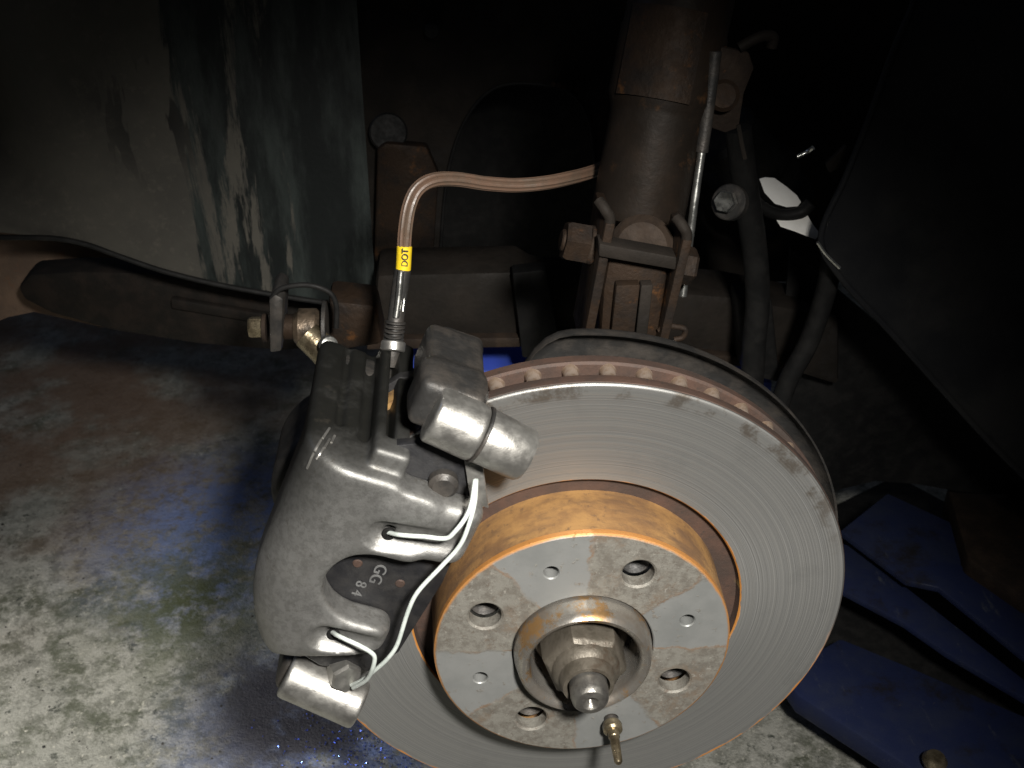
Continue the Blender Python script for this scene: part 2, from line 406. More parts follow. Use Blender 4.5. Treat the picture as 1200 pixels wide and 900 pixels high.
def surface_nets(fn, lo, hi, s):
    ax = [np.arange(lo[i], hi[i] + s, s) for i in range(3)]
    G = np.meshgrid(*ax, indexing='ij'); v = fn(G); n = v.shape
    c = [v[i:n[0] - 1 + i, j:n[1] - 1 + j, k:n[2] - 1 + k] for i in (0, 1) for j in (0, 1) for k in (0, 1)]
    neg = sum((a < 0).astype(int) for a in c); mixed = (neg > 0) & (neg < 8)
    idx = np.full(mixed.shape, -1); idx[mixed] = np.arange(mixed.sum())
    off = [(i, j, k) for i in (0, 1) for j in (0, 1) for k in (0, 1)]
    cv = np.stack([a[mixed] for a in c], 1); acc = np.zeros((cv.shape[0], 3)); cnt = np.zeros(cv.shape[0])
    for a in range(8):
        for b in range(a + 1, 8):
            if sum(abs(off[a][i] - off[b][i]) for i in range(3)) != 1: continue
            x, y = cv[:, a], cv[:, b]; m = (x < 0) != (y < 0); t = np.where(m, x / np.where(m, x - y, 1), 0)
            P = np.array(off[a])[None] + t[:, None] * (np.array(off[b]) - np.array(off[a]))[None]
            acc += np.where(m[:, None], P, 0); cnt += m
    cell = np.argwhere(mixed); V = (cell + acc / cnt[:, None]) * s + np.array(lo)
    F = []
    sg = v < 0
    for axis in range(3):
        u_, w_ = [(1, 2), (2, 0), (0, 1)][axis]
        A = np.take(sg, range(0, n[axis] - 1), axis); B = np.take(sg, range(1, n[axis]), axis)
        E = np.argwhere(A != B)
        E = E[(E[:, u_] > 0) & (E[:, w_] > 0) & (E[:, u_] < n[u_] - 1) & (E[:, w_] < n[w_] - 1)]
        fl = A[tuple(E.T)]
        def g(du, dw):
            q = E.copy(); q[:, u_] -= du; q[:, w_] -= dw; return idx[tuple(q.T)]
        Q = np.stack([g(1, 1), g(0, 1), g(0, 0), g(1, 0)], 1); Q[~fl] = Q[~fl][:, ::-1]; F.append(Q)
    return V, np.concatenate(F)
def sdf_obj(name, fn, lo, hi, s, tf, mat, parent, sharp=180):
    V, F = surface_nets(fn, lo, hi, s)
    me = bpy.data.meshes.new(name); me.from_pydata([tf(*q) for q in V.tolist()], [], F.tolist()); me.update()
    bm = bmesh.new(); bm.from_mesh(me); bmesh.ops.smooth_vert(bm, verts=bm.verts, factor=.4, use_axis_x=True, use_axis_y=True, use_axis_z=True)
    bmesh.ops.recalc_face_normals(bm, faces=bm.faces); bm.to_mesh(me); bm.free()
    o = link(name, me, mat, parent, sharp); return o

# ================================================================== setting
bm = bmesh.new()
bmesh.ops.create_grid(bm, x_segments=4, y_segments=4, size=4, matrix=Matrix.Translation((0, 1.5, FL)))
tag(bm_link('workshop_floor', bm, 'floor'), kind='structure')

# loose grit on the floor
bm = bmesh.new(); rg = random.Random(3)
for k in range(260):
    p = atz(rg.uniform(-40, 520), rg.uniform(540, 930), FL); r = rg.uniform(.0004, .0004 + .0012 * rg.random() ** 2)
    bmesh.ops.create_icosphere(bm, subdivisions=1, radius=r, matrix=Matrix.Translation(p + Vector((0, 0, r * .4))) @ Matrix.Diagonal((1, rg.uniform(.6, 1.5), .6, 1)))
tag(bm_link('floor_grit', bm, 'dark_iron'), 'scattered dark grit on the pale stained floor', 'grit', kind='stuff')

bm = bmesh.new(); rg = random.Random(5)  # tiny metallic flakes added to make the blue sparkle
for k in range(360):
    u = rg.gauss(0, 1); v = rg.gauss(0, 1)
    p = atz(425 + 45 * u, 878 + 26 * v, FL) if k < 520 else atz(300 + 30 * u, 800 + 60 * v, FL)
    r = rg.uniform(.0004, .0010); nrm = Vector((rg.gauss(0, .5), rg.gauss(-.5, .5), 1)).normalized(); x, y, d = frame(nrm); p = p + Vector((0, 0, .0016))
    q = [bm.verts.new(p + x * r * math.cos(a) + y * r * .7 * math.sin(a)) for a in (0, 1.3, 2.9, 4.4)]; q2 = [bm.verts.new(w_.co - d * .0004) for w_ in q]
    bm.faces.new(q); bm.faces.new(q2[::-1])
    for j in range(4): bm.faces.new((q[j], q2[j], q2[(j + 1) % 4], q[(j + 1) % 4]))
tag(bm_link('sparkle_flakes', bm, 'flake', None, 5), 'blue flakes added for the sparkle on the dark floor below the caliper', 'flakes', kind='stuff')

# ================================================================== wheel arch, rear left
def sheet(name, rows, mat, parent, thick=.003, sharp=50):
    """grid of 3D points given a thickness"""
    bm = bmesh.new(); V = [[bm.verts.new(p) for p in r] for r in rows]
    for a, b in zip(V, V[1:]):
        for k in range(len(a) - 1): bm.faces.new((a[k], a[k + 1], b[k + 1], b[k]))
    bmesh.ops.recalc_face_normals(bm, faces=bm.faces)
    bmesh.ops.solidify(bm, geom=bm.faces[:], thickness=thick)
    return bm_link(name, bm, mat, parent, sharp)
t = thing('wheel_arch_panel', at(200, 310, .35), 'brown grey arch panel streaked with dark oil, upper left behind the caliper', 'car panel')
low = [(-160, 268), (-60, 272), (0, 276), (60, 277), (100, 284), (140, 298), (190, 315), (250, 330), (320, 343), (390, 354), (442, 362)]
rows = []
for f in [0, .04, .12, .25, .4, .55, .7, .85, 1.]:
    row = []
    for k, (px, py) in enumerate(low):
        b = at(px, py, .35); top = Vector((b.x * 1.0, .35, .42))
        p = b.lerp(top, f); bulge = .035 * math.sin(math.pi * min(1, f * 1.1)) * math.exp(-((px - 160) / 170.) ** 2)
        p.y -= bulge * .4; p.y += .045 * math.exp(-((px + 20) / 60.) ** 2) * (1 if f > .06 else .2); p.y += f * .03
        row.append(p)
    rows.append(row)
sheet('arch_skin', rows, 'liner', t)
bm = bmesh.new(); add_tube(bm, [at(px, py + 2, .347) for px, py in low], .0022, 8, 4); bm_link('folded_lip', bm, 'rubber', t)
# inner wing with the arched opening
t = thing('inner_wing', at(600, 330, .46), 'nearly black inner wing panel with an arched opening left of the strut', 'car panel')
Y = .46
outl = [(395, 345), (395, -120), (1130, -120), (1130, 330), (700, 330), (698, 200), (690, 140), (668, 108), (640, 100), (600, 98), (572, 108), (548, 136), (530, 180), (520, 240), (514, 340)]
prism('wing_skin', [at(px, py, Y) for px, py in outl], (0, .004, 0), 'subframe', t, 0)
rim = [(514, 340), (520, 240), (530, 180), (548, 136), (572, 108), (600, 98), (640, 100), (668, 108), (690, 140), (698, 200)]
tube('opening_rim', [at(px, py, Y - .002) for px, py in rim], .0014, 'rubber', t, 8)
prism('side_plate', [at(px, py, Y - .02) for px, py in [(437, 350), (442, 175), (452, 168), (500, 172), (514, 205), (505, 345)]], (0, .012, 0), 'rusty', t, .002)
for px, py, r in ((455, 155, 26), (506, 36, 10)):
    cyl('grommet', at(px, py, Y - .012), at(px, py, Y + .0), r * .0006, 'rubber', t)
for k in range(6): cyl('weld_spot', at(648 + 7 * k, 99 + 1.4 * k, Y - .008), at(648 + 7 * k, 99 + 1.4 * k, Y + .001), .0022, 'rusty', t, seg=12)
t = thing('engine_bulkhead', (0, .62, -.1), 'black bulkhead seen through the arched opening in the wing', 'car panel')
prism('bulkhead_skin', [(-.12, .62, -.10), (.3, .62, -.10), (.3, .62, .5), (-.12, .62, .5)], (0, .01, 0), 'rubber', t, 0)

# ================================================================== subframe and arms
t = thing('subframe_beam', at(560, 400, .30), 'rusty grey subframe beam running behind the disc under the wing', 'car part')
prism('beam_body', [at(px, py, .30) for px, py in [(440, 322), (610, 318), (625, 330), (860, 348), (985, 372), (985, 455), (905, 430), (620, 400), (440, 408)]], (0, .05, 0), 'subframe', t, .006)
prism('lower_flange', [at(px, py, .292) for px, py in [(430, 398), (610, 396), (940, 425), (940, 436), (610, 407), (430, 410)]], (0, .02, 0), 'rust_dark', t, .001)
prism('gusset', [at(px, py, .285) for px, py in [(600, 320), (640, 316), (660, 420), (612, 420)]], (0, .015, 0), 'rubber', t, .002)
prism('end_block', [at(px, py, .27) for px, py in [(866, 352), (905, 350), (915, 450), (872, 440)]], (0, .03, 0), 'rubber', t, .003)

t = thing('sill_plate', at(100, 400, .45), 'brown rusty plate under the folded edge of the streaked arch panel', 'car panel')
prism('plate_skin', [at(px, py, .45) for px, py in [(-90, 262), (40, 272), (120, 290), (240, 322), (420, 356), (420, 398), (240, 396), (120, 384), (40, 366), (10, 372), (-40, 392), (-90, 400)]], (0, .004, 0), 'sill', t, .001)
t = thing('control_arm', at(160, 365, .40), 'long dark blade shaped suspension arm under the streaked panel', 'car part')
arm = [(20, 338), (34, 322), (90, 318), (170, 320), (260, 334), (330, 352), (415, 368), (420, 405), (330, 412), (230, 404), (130, 388), (60, 368), (28, 352)]
prism('arm_body', [at(px, py, .40) for px, py in arm], (0, .03, 0), 'arm_black', t, .004)
prism('arm_rib', [at(px, py, .394) for px, py in [(200, 350), (330, 372), (330, 384), (200, 362)]], (0, .01, 0), 'arm_black', t, .002)

# track rod end with its clamp, in front of the arm
Y = .155
t = thing('track_rod_end', at(360, 400, Y), 'greasy brass coloured rod end with clamp and bolt above the caliper', 'car part')
hexagon('bolt_head', at(308, 383, Y), (-1, 0, 0), .011, .008, 'brass', t, .3)
cyl('washer', at(308, 384, Y), at(313, 384, Y), .0085, 'rust_dark', t)
prism('clamp_plate', [at(px, py, Y - .014) for px, py in [(315, 352), (322, 345), (332, 350), (330, 412), (316, 414)]], (0, .03, 0), 'dark_iron', t, .0015)
cyl('sleeve', at(332, 383, Y), at(346, 383, Y), .0075, 'rusty', t)
cyl('housing', at(345, 384, Y), at(377, 384, Y), .0115, 'rod_grease', t, b=.003)
cyl('cross_plate', at(379, 384, Y), at(384, 384, Y), .0165, 'dark_iron', t)
tube('elbow', [at(360, 392, Y - .008), at(376, 408, Y - .012), at(392, 426, Y - .012)], .009, 'brass', t)
lathe('grease_cap', [(0, 0), (.0045, 0), (.0058, .002), (.0048, .005), (0, .0065)], at(384, 405, Y - .024), (.35, -.8, .5), 'chrome', t, 20)
cyl('pinch_bolt', at(384, 408, Y - .02), at(402, 412, Y - .02), .0032, 'chrome', t)
prism('yoke', [at(px, py, Y + .01) for px, py in [(384, 352), (440, 358), (450, 405), (400, 412), (384, 396)]], (0, .03, 0), 'rusty', t, .004)
tube('clamp_band', [at(px, py, Y - .012) for px, py in [(318, 350), (330, 338), (360, 334), (385, 342), (394, 358), (394, 384)]], .0015, 'rubber', t)

# ================================================================== right hand liner
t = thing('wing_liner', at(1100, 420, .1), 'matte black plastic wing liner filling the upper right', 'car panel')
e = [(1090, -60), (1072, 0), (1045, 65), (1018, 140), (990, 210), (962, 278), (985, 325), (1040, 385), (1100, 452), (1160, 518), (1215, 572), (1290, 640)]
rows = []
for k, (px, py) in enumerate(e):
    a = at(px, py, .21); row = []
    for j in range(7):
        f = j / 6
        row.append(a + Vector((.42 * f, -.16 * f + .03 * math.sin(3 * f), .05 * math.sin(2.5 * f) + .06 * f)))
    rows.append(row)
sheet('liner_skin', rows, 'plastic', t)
tube('liner_edge', [at(px, py, .207) for px, py in e], .0022, 'plastic', t, 8)
tube('bright_scuff', [at(px, py, .204) for px, py in [(958, 284), (968, 298), (984, 314)]], .0011, 'chrome', t, 6)

t = thing('dark_panel', at(1050, 560, .33), 'added black panel hiding the floor between the disc and the blue lift', 'car panel')  # black sheet added for the darkness right of the disc
rows = []
for f in (0, .2, .4, .6, .8, 1.):
    row = []
    for k in range(9):
        q = k / 8; top = at(925 + 300 * q, 290 + 255 * q, .32); bot = at(900 + 345 * q, 606 - 36 * math.sin(3 * q) - 12 * q, .34)
        p = top.lerp(bot, f); p.y += .012 * math.sin(9 * q + 5 * f) * f; row.append(p)
    rows.append(row)
sheet('panel_skin', rows, 'rubber', t)

# ================================================================== black canister with white labels
t = thing('black_canister', at(925, 240, .26), 'black canister with two white label pieces beside the right liner', 'canister')
ca, cb_ = at(868, 190, .30), at(962, 262, .30); ax = (cb_ - ca).normalized()
lathe('canister_body', [(0, 0), (.026, 0), (.030, .004), (.030, .052), (.034, .054), (.034, .062), (.030, .064), (.030, .09), (.024, .095), (0, .095)], ca + Vector((0, .075, -.005)), (0.55, .1, -.6), 'rubber', t, 40)
Yl = .262
prism('label', [at(px, py, Yl + (245 - py) * .00045) for px, py in [(890, 210), (897, 208), (908, 209), (922, 219), (934, 229), (939, 237), (935, 242), (922, 243), (908, 239), (896, 226)]], (0, .0012, 0), 'label_white', t, .0004)
prism('label', [at(px, py, Yl + (245 - py) * .00045) for px, py in [(906, 252), (922, 256), (945, 250), (952, 262), (961, 274), (956, 281), (930, 271), (915, 266)]], (0, .0012, 0), 'label_white', t, .0004)
tube('band', [at(px, py, Yl - .003) for px, py in [(878, 228), (893, 243), (915, 252), (938, 249), (950, 238)]], .0042, 'rubber', t)
prism('bracket_tab', [at(px, py, .24) for px, py in [(968, 192), (992, 170), (995, 178), (984, 198), (972, 203)]], (0, .004, 0), 'subframe', t, .001)
tube('wire_stub', [at(934, 184, .24), at(946, 178, .24), at(953, 173, .238)], .0016, 'chrome', t, 8)
t = thing('canister_bolt', at(858, 236, .17), 'small shiny flanged bolt between strut rod and black canister', 'bolt')
hexagon('bolt_head', at(852, 236, .2), (-.5, -.8, .3), .012, .007, 'chrome', t)
cyl('bolt_flange', at(858, 238, .206), at(853, 236.5, .201), .011, 'dark_iron', t)
cyl('bolt_shank', at(868, 243, .212), at(858, 238, .206), .005, 'chrome', t)
t = thing('drain_hose', at(885, 400, .24), 'thick black hose hanging down behind the dust shield', 'hose')
tube('hose_body', [at(px, py, .24) for px, py in [(865, 150), (872, 210), (884, 290), (888, 350), (884, 400), (880, 470)]], .0085, 'rubber', t)
t = thing('slanting_hose', at(940, 400, .23), 'black hose slanting down left from the liner edge', 'hose')
tube('hose_body', [at(px, py, .23) for px, py in [(975, 300), (968, 340), (948, 400), (922, 450), (900, 520)]], .007, 'rubber', t)

# ================================================================== blue lift arm on the floor, lower right
def slab(name, pix, Z, h, mat, parent, bevel=.003): return prism(name, [atz(px, py, Z) for px, py in pix], (0, 0, -h), mat, parent, bevel)
t = thing('lift_arm', atz(1080, 820, FL), 'blue painted steel lift arm of long plates lying lower right', 'vehicle lift')
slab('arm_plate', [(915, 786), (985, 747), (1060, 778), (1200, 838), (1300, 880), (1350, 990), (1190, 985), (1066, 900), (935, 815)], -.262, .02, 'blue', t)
slab('gap_shade', [(940, 610), (1050, 556), (1320, 700), (1320, 900), (1180, 850), (1000, 800), (920, 780)], -.300, .02, 'rubber', t)  # added black slab that makes the gaps between plates read as shadow
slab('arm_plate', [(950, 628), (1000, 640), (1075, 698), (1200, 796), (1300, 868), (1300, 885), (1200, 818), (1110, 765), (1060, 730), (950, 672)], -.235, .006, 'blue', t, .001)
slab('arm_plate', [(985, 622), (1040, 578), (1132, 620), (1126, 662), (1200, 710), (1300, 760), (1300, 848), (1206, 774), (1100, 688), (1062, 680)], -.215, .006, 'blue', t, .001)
slab('shade_slab', [(1110, 570), (1290, 560), (1290, 740), (1200, 700), (1134, 655)], -.2, .03, 'rust_dark', t)  # dark slab standing in for the shaded floor beyond the plates
t = thing('floor_bolt', atz(1092, 888, -.262), 'small brown bolt head standing on the blue plate, bottom right', 'bolt')
cyl('bolt_shank', atz(1092, 902, -.262), atz(1092, 902, -.262) + Vector((0, 0, .008)), .006, 'brass', t)
lathe('bolt_cap', [(0, 0), (.0085, 0), (.009, .0025), (.0065, .0065), (0, .008)], atz(1092, 902, -.262) + Vector((0, 0, .008)), (0, 0, 1), 'brass', t, 20)
t = thing('trolley_jack', at(730, 440, .37), 'bright blue jack beam glimpsed behind the disc under the subframe', 'jack')
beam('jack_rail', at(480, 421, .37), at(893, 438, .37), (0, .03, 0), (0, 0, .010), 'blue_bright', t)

# ================================================================== strut
t = thing('suspension_strut', at(740, 255, .115), 'brown rusted suspension strut tube rising at top centre', 'suspension strut')
s0, s1 = at(745, 262, .115), at(812, -70, .165); sd = (s1 - s0).normalized(); SL = (s1 - s0).length
lathe('strut_tube', [(0, -.004), (.014, -.003), (.022, .0), (.0245, .006), (.0245, .055), (.0252, .058), (.0275, .064), (.0275, .098), (.0268, .1), (.0268, .15), (.0275, .152), (.0275, SL), (0, SL)], s0, sd, 'strut_paint', t, 56)
p = s0 + sd * .078; sx = Vector((1, 0, 0)); sx = (sx - sd * sx.dot(sd)).normalized(); sy = sd.cross(sx)
if sy.y > 0: sy = -sy
rows = []
for j in range(5):
    row = []
    for k in range(9):
        a = math.radians(-62 + 82 * k / 8); row.append(s0 + sd * (.062 + .044 * j / 4) + (sx * math.sin(a) + sy * math.cos(a)) * .0287)
    rows.append(row)
sheet('reinforcing_plate', rows, 'rusty', t, .0012)
bt = []
def spx(px, py, Y): return at(px, py, Y)
prism('hose_bracket', [at(px, py, .13) for px, py in [(826, 60), (848, 55), (878, 62), (884, 80), (872, 110), (866, 150), (850, 156), (826, 148), (818, 110)]], (0, .004, 0), 'rust_dark', t, .001)
cyl('bracket_bolt', at(848, 112, .131), at(848, 112, .122), .008, 'rusty', t, b=.002)
tube('bracket_hook', [at(px, py, .13) for px, py in [(866, 56), (880, 48), (895, 42), (906, 44), (904, 56)]], .0028, 'subframe', t, 8)
tube('clip_wire', [at(px, py, .13) for px, py in [(865, 146), (869, 168), (873, 186)]], .0012, 'subframe', t, 6)

t = thing('strut_link_rod', at(800, 345, .10), 'thin shiny steel rod standing to the right of the strut', 'rod')
tube('rod_shaft', [at(824, 165, .118), at(812, 250, .108), at(800, 347, .098)], .0022, 'chrome', t, 10)
tube('rod_sleeve', [at(838, 60, .125), at(829, 130, .121), at(822, 178, .117)], .0034, 'dark_iron', t, 10)

# ================================================================== knuckle and clamp
t = thing('steering_knuckle', at(735, 385, .09), 'rusty steering knuckle upright clamped below the strut', 'suspension part')
K = [at(px, py, .072) for px, py in [(702, 400), (706, 340), (714, 296), (770, 306), (784, 318), (772, 400)]]
prism('upright', K, (0, .045, 0), 'rusty', t, .004)
cyl('crown_boss', at(752, 290, .080), at(752, 290, .118), .0165, 'rust_dark', t, b=.004)
beam('clamp_web', at(700, 287, .068), at(790, 303, .068), (0, .0, .0035), (0, .006, 0), 'subframe', t, .001)
beam('web_rib', at(735, 330, .070), at(728, 392, .070), (.006, 0, 0), (0, .004, 0), 'rusty', t, .001)
beam('web_rib', at(757, 330, .070), at(750, 392, .070), (.003, 0, 0), (0, .004, 0), 'subframe', t, .001)
lh = thing('clamp_bracket', at(700, 388, .09), 'pair of rusted clamp plates holding the knuckle below the strut', 'bracket')
for a_, b_, h_ in (((709, 243), (681, 392), .0024), ((797, 262), (766, 395), .0024)):
    p0, p1 = at(*a_, .085), at(*b_, .085); d = (p1 - p0).normalized(); wv = d.cross(Vector((0, 1, 0))).normalized() * h_
    beam('clamp_plate', p0, p1, wv, (0, .02, 0), 'rusty', lh, .001)
    pe = p0 + Vector((0, -.017, 0))
    tube('plate_ear', [pe + d * .014, pe, pe - d * .004 + Vector((-.003, .0, .002)), pe - d * .006 + Vector((-.006, .004, .003))], .0028, 'subframe', lh, 8)
t = thing('clamp_nut', at(675, 285, .085), 'rusty nut and bolt end on the left clamp plate', 'bolt')
ax = (at(700, 288, .085) - at(660, 281, .085)).normalized()
hexagon('nut', at(688, 286, .085), -ax, .0185, .012, 'rusty', t, .4)
cyl('bolt_end', at(670, 283, .085), at(657, 281, .085), .0055, 'rusty', t)
cyl('washer', at(697, 288, .085), at(688, 286, .085), .0098, 'rust_dark', t)
t = thing('clamp_bolt', at(802, 312, .085), 'square looking rusty bolt head on the right clamp plate', 'bolt')
hexagon('bolt_head', at(792, 309, .085), ax, .017, .0095, 'rusty', t, .1)
cyl('washer', at(789, 308, .085), at(792, 309, .085), .0112, 'dark_iron', t)
t = thing('wire_clip', at(790, 392, .07), 'small bent wire clip above the dust shield edge', 'clip')
tube('clip_loop', [at(px, py, .07) for px, py in [(772, 388), (780, 382), (793, 383), (803, 386), (800, 395), (790, 398)]], .0016, 'rusty', t, 8)

# ================================================================== dust shield
t = thing('dust_shield', (0.03, .045, -.12), 'dark grey sheet metal dust shield behind the top of the disc', 'dust shield')
bm = bmesh.new(); prev = None
prof = [(.060, .047), (.100, .047), (.132, .046), (.1385, .044), (.1425, .040), (.1445, .034), (.1455, .0335), (.1452, .0375), (.1435, .0425), (.139, .0475), (.132, .0495), (.1, .0505), (.06, .0505)]
N = 72
for k in range(N + 1):
    a = math.radians(101 - 178 * k / N); cut = 1 - .10 * max(0, 1 - k / 4) ** 2
    ring = [bm.verts.new((math.cos(a) * r * cut, y, math.sin(a) * r * cut)) for r, y in prof]
    if prev:
        for j in range(len(prof)): bm.faces.new((prev[j], prev[(j + 1) % len(prof)], ring[(j + 1) % len(prof)], ring[j]))
    else: bm.faces.new(ring)
    prev = ring
bm.faces.new(prev[::-1])
bm_link('shield_plate', bm, 'dark_iron', t)

# ================================================================== brake disc
RF, RH, RR, HF, TH = .1385, .0738, .0846, -.026, .0265
disc = thing('brake_disc', (0, .0, -RF), 'vented steel brake disc with an orange rusted hat at centre', 'brake disc')
lathe('friction_plate', [(RR, .0008), (RR + .0008, 0), (.1335, 0), (.1342, -.0002), (RF - .001, -.0002), (RF, .0008), (RF + .0003, .0068), (RF - .001, .0078), (RR, .0078)], (0, 0, 0), (0, 1, 0), 'disc', disc, 220, closed=True)
lathe('rear_plate', [(.06, TH - .0078), (RF - .001, TH - .0078), (RF + .0002, TH - .0068), (RF, TH - .001), (RF - .001, TH), (.06, TH)], (0, 0, 0), (0, 1, 0), 'edge_rust', disc, 160, closed=True)
bm0 = bmesh.new(); add_lathe(bm0, [(RF + .0005, .0015), (RF + .0007, .0065), (RF + .0004, .0072), (RF + .0002, .0072), (RF + .0002, .0012)], (0, 0, 0), (0, 1, 0), 220, True)
bm_link('plate_rim', bm0, 'edge_rust', disc)
vane_me = None
for k in range(48):
    a = 2 * math.pi * (k + .3) / 48
    if vane_me is None:
        bm = bmesh.new()
        for rr_ in (.1338, .122):
            add_lathe(bm, [(.0044 if rr_ > .13 else .003, .007), (.0036, .010), (.0034, .0132), (.0036, .0165), (.0044, .0195)], (rr_, 0, 0), (0, 1, 0), 14)
        bmesh.ops.recalc_face_normals(bm, faces=bm.faces)
        vane_me = bpy.data.meshes.new('vane'); bm.to_mesh(vane_me); bm.free()
    o = link('vane', vane_me, 'vane', disc) if k == 0 else bpy.data.objects.new('vane', vane_me)
    if k: COL.objects.link(o); o.parent = disc; o.location = -disc.location
    o.rotation_euler = (0, -a, 0)
lathe('hat_groove', [(RH - .004, .0065), (RR + .0015, .0065), (RR + .0015, .0012), (RR, .0012), (RR - .001, .0058), (RH - .004, .0058)], (0, 0, 0), (0, 1, 0), 'edge_rust', disc, 140, closed=True)
lathe('hat_wall', [(RH + .0008, .006), (RH + .0004, .0), (RH, HF + .0032), (RH - .0006, HF + .0032), (RH - .004, .006)], (0, 0, 0), (0, 1, 0), 'hat_rust', disc, 160, closed=True)
# hat face with its holes
bm = bmesh.new(); add_lathe(bm, [(.0352, HF + .0006), (.0358, HF), (RH - .0016, HF), (RH - .0004, HF + .0008), (RH, HF + .003), (RH - .001, HF + .0075), (.0352, HF + .0075)], (0, 0, 0), (0, 1, 0), 144, True)
bmesh.ops.recalc_face_normals(bm, faces=bm.faces)
hme = bpy.data.meshes.new('hat_face'); bm.to_mesh(hme); bm.free(); ho = bpy.data.objects.new('hat_face', hme); COL.objects.link(ho)
bm = bmesh.new()
HB, HS = [], []
for k in range(4):
    a = PH + k * math.pi / 2; HB.append(Vector((math.cos(a) * .054, 0, math.sin(a) * .054)))
    a += math.radians(45.5); HS.append(Vector((math.cos(a) * .0535, 0, math.sin(a) * .0535)))
for c in HB: add_lathe(bm, [(0, -.040), (.0092, -.040), (.0092, HF - .0002), (.0079, HF + .0009), (.0079, HF + .012), (0, HF + .012)], c, (0, 1, 0), 40)
for c in HS: add_lathe(bm, [(0, -.040), (.0043, -.040), (.0043, HF - .0002), (.0036, HF + .0006), (.0036, HF + .012), (0, HF + .012)], c, (0, 1, 0), 24)
bmesh.ops.recalc_face_normals(bm, faces=bm.faces)
cme = bpy.data.meshes.new('cut'); bm.to_mesh(cme); bm.free(); co = bpy.data.objects.new('cut', cme); COL.objects.link(co)
md = ho.modifiers.new('b', 'BOOLEAN'); md.operation = 'DIFFERENCE'; md.object = co; md.solver = 'EXACT'
dg = bpy.context.evaluated_depsgraph_get(); hme2 = bpy.data.meshes.new_from_object(ho.evaluated_get(dg))
bpy.data.objects.remove(ho); bpy.data.objects.remove(co)
link('hat_face', hme2, 'hat_face', disc, 30)

# ================================================================== hub
hub = thing('wheel_hub', (0, -.03, -.034), 'steel wheel hub ring with large hex nut in the disc centre', 'wheel hub')
lathe('spigot_ring', [(.034, -.0085), (.0345, -.022), (.0342, -.0285), (.0332, -.0335), (.0325, -.0362), (.0308, -.0378), (.0292, -.0374), (.0275, -.0358), (.0268, -.034), (.0268, -.010)], (0, 0, 0), (0, 1, 0), 'hub', hub, 96, closed=True)
lathe('bearing_recess', [(0, -.012), (.0272, -.012), (.0272, -.010), (0, -.010)], (0, 0, 0), (0, 1, 0), 'dark_iron', hub, 48)
prof = []
for k in range(9): prof += [(.0068, HF + .0085 + k * .0016), (.0079, HF + .0093 + k * .0016)]
for c in HB: lathe('threaded_hole', prof + [(0, -.002)], c, (0, 1, 0), 'dark_iron', hub, 28)
for c in HS: lathe('small_threaded_hole', [(.0037, HF + .0075), (.0031, HF + .0085), (.0031, HF + .02), (0, HF + .021)], c, (0, 1, 0), 'dark_iron', hub, 20)
bm = bmesh.new(); add_lathe(bm, [(.0356, HF + .0085), (.070, HF + .0085), (.070, HF + .0095), (.0356, HF + .0095)], (0, 0, 0), (0, 1, 0), 64, True)
nut = thing('hub_nut', (0, -.036, 0), 'big brown grey hex nut on the axle end inside the hub ring', 'nut')
bm.free()
lathe('nut_washer', [(0, -.012), (.0235, -.012), (.0235, -.017), (.022, -.018), (0, -.018)], (0, 0, 0), (0, 1, 0), 'nut', nut, 48)
bm = bmesh.new(); add_lathe(bm, [(0, -.018), (.0215, -.018), (.0215, -.034), (.0208, -.037), (.0188, -.0395), (0, -.0395)], (0, 0, 0), (0, 1, 0), 6, phase=math.radians(11))
bmesh.ops.recalc_face_normals(bm, faces=bm.faces)
bmesh.ops.bevel(bm, geom=[e for e in bm.edges if e.calc_face_angle(0) > .3], offset=.0007, segments=2, affect='EDGES', profile=.6)
bm_link('hex_body', bm, 'nut', nut, 30)
lathe('nut_collar', [(.009, -.039), (.0168, -.039), (.0160, -.0425), (.0138, -.0445), (.0128, -.049), (.0122, -.0505), (.0104, -.0505), (.0102, -.044)], (0, 0, 0), (0, 1, 0), 'nut', nut, 56, closed=True)
ax_ = thing('axle_end', (0, -.05, 0), 'rounded steel axle tip with a centre dimple poking from the nut', 'axle')
lathe('axle_tip', [(0, -.03), (.0092, -.03), (.0092, -.0555), (.0086, -.0585), (.0072, -.0602), (.0042, -.0608), (.0030, -.0600), (.0012, -.0575), (0, -.0565)], (0, 0, 0), (0, 1, 0), 'axle', ax_, 48)

pc = HS[2] if HS[2].z < 0 else HS[3]
for c in HS:
    if c.z < pc.z: pc = c
pin = thing('locating_pin', pc + Vector((0, HF, 0)), 'thin brass coloured locating pin sticking out below the axle nut', 'pin')
lathe('pin_thread', [(0, HF + .004), (.0035, HF + .004), (.0035, HF - .003), (.0030, HF - .0035), (0, HF - .0035)], pc, (0, 1, 0), 'dark_iron', pin, 24)
lathe('pin_collar', [(0, HF - .003), (.0046, HF - .003), (.0052, HF - .0045), (.0050, HF - .0075), (.0040, HF - .0085), (0, HF - .0085)], pc, (0, 1, 0), 'brass', pin, 24)
lathe('pin_shank', [(0, HF - .008), (.0030, HF - .008), (.0030, HF - .012), (.0026, HF - .0125), (.0021, HF - .027), (.0014, HF - .0282), (0, HF - .0285)], pc, (0, 1, 0), 'brass', pin, 20)

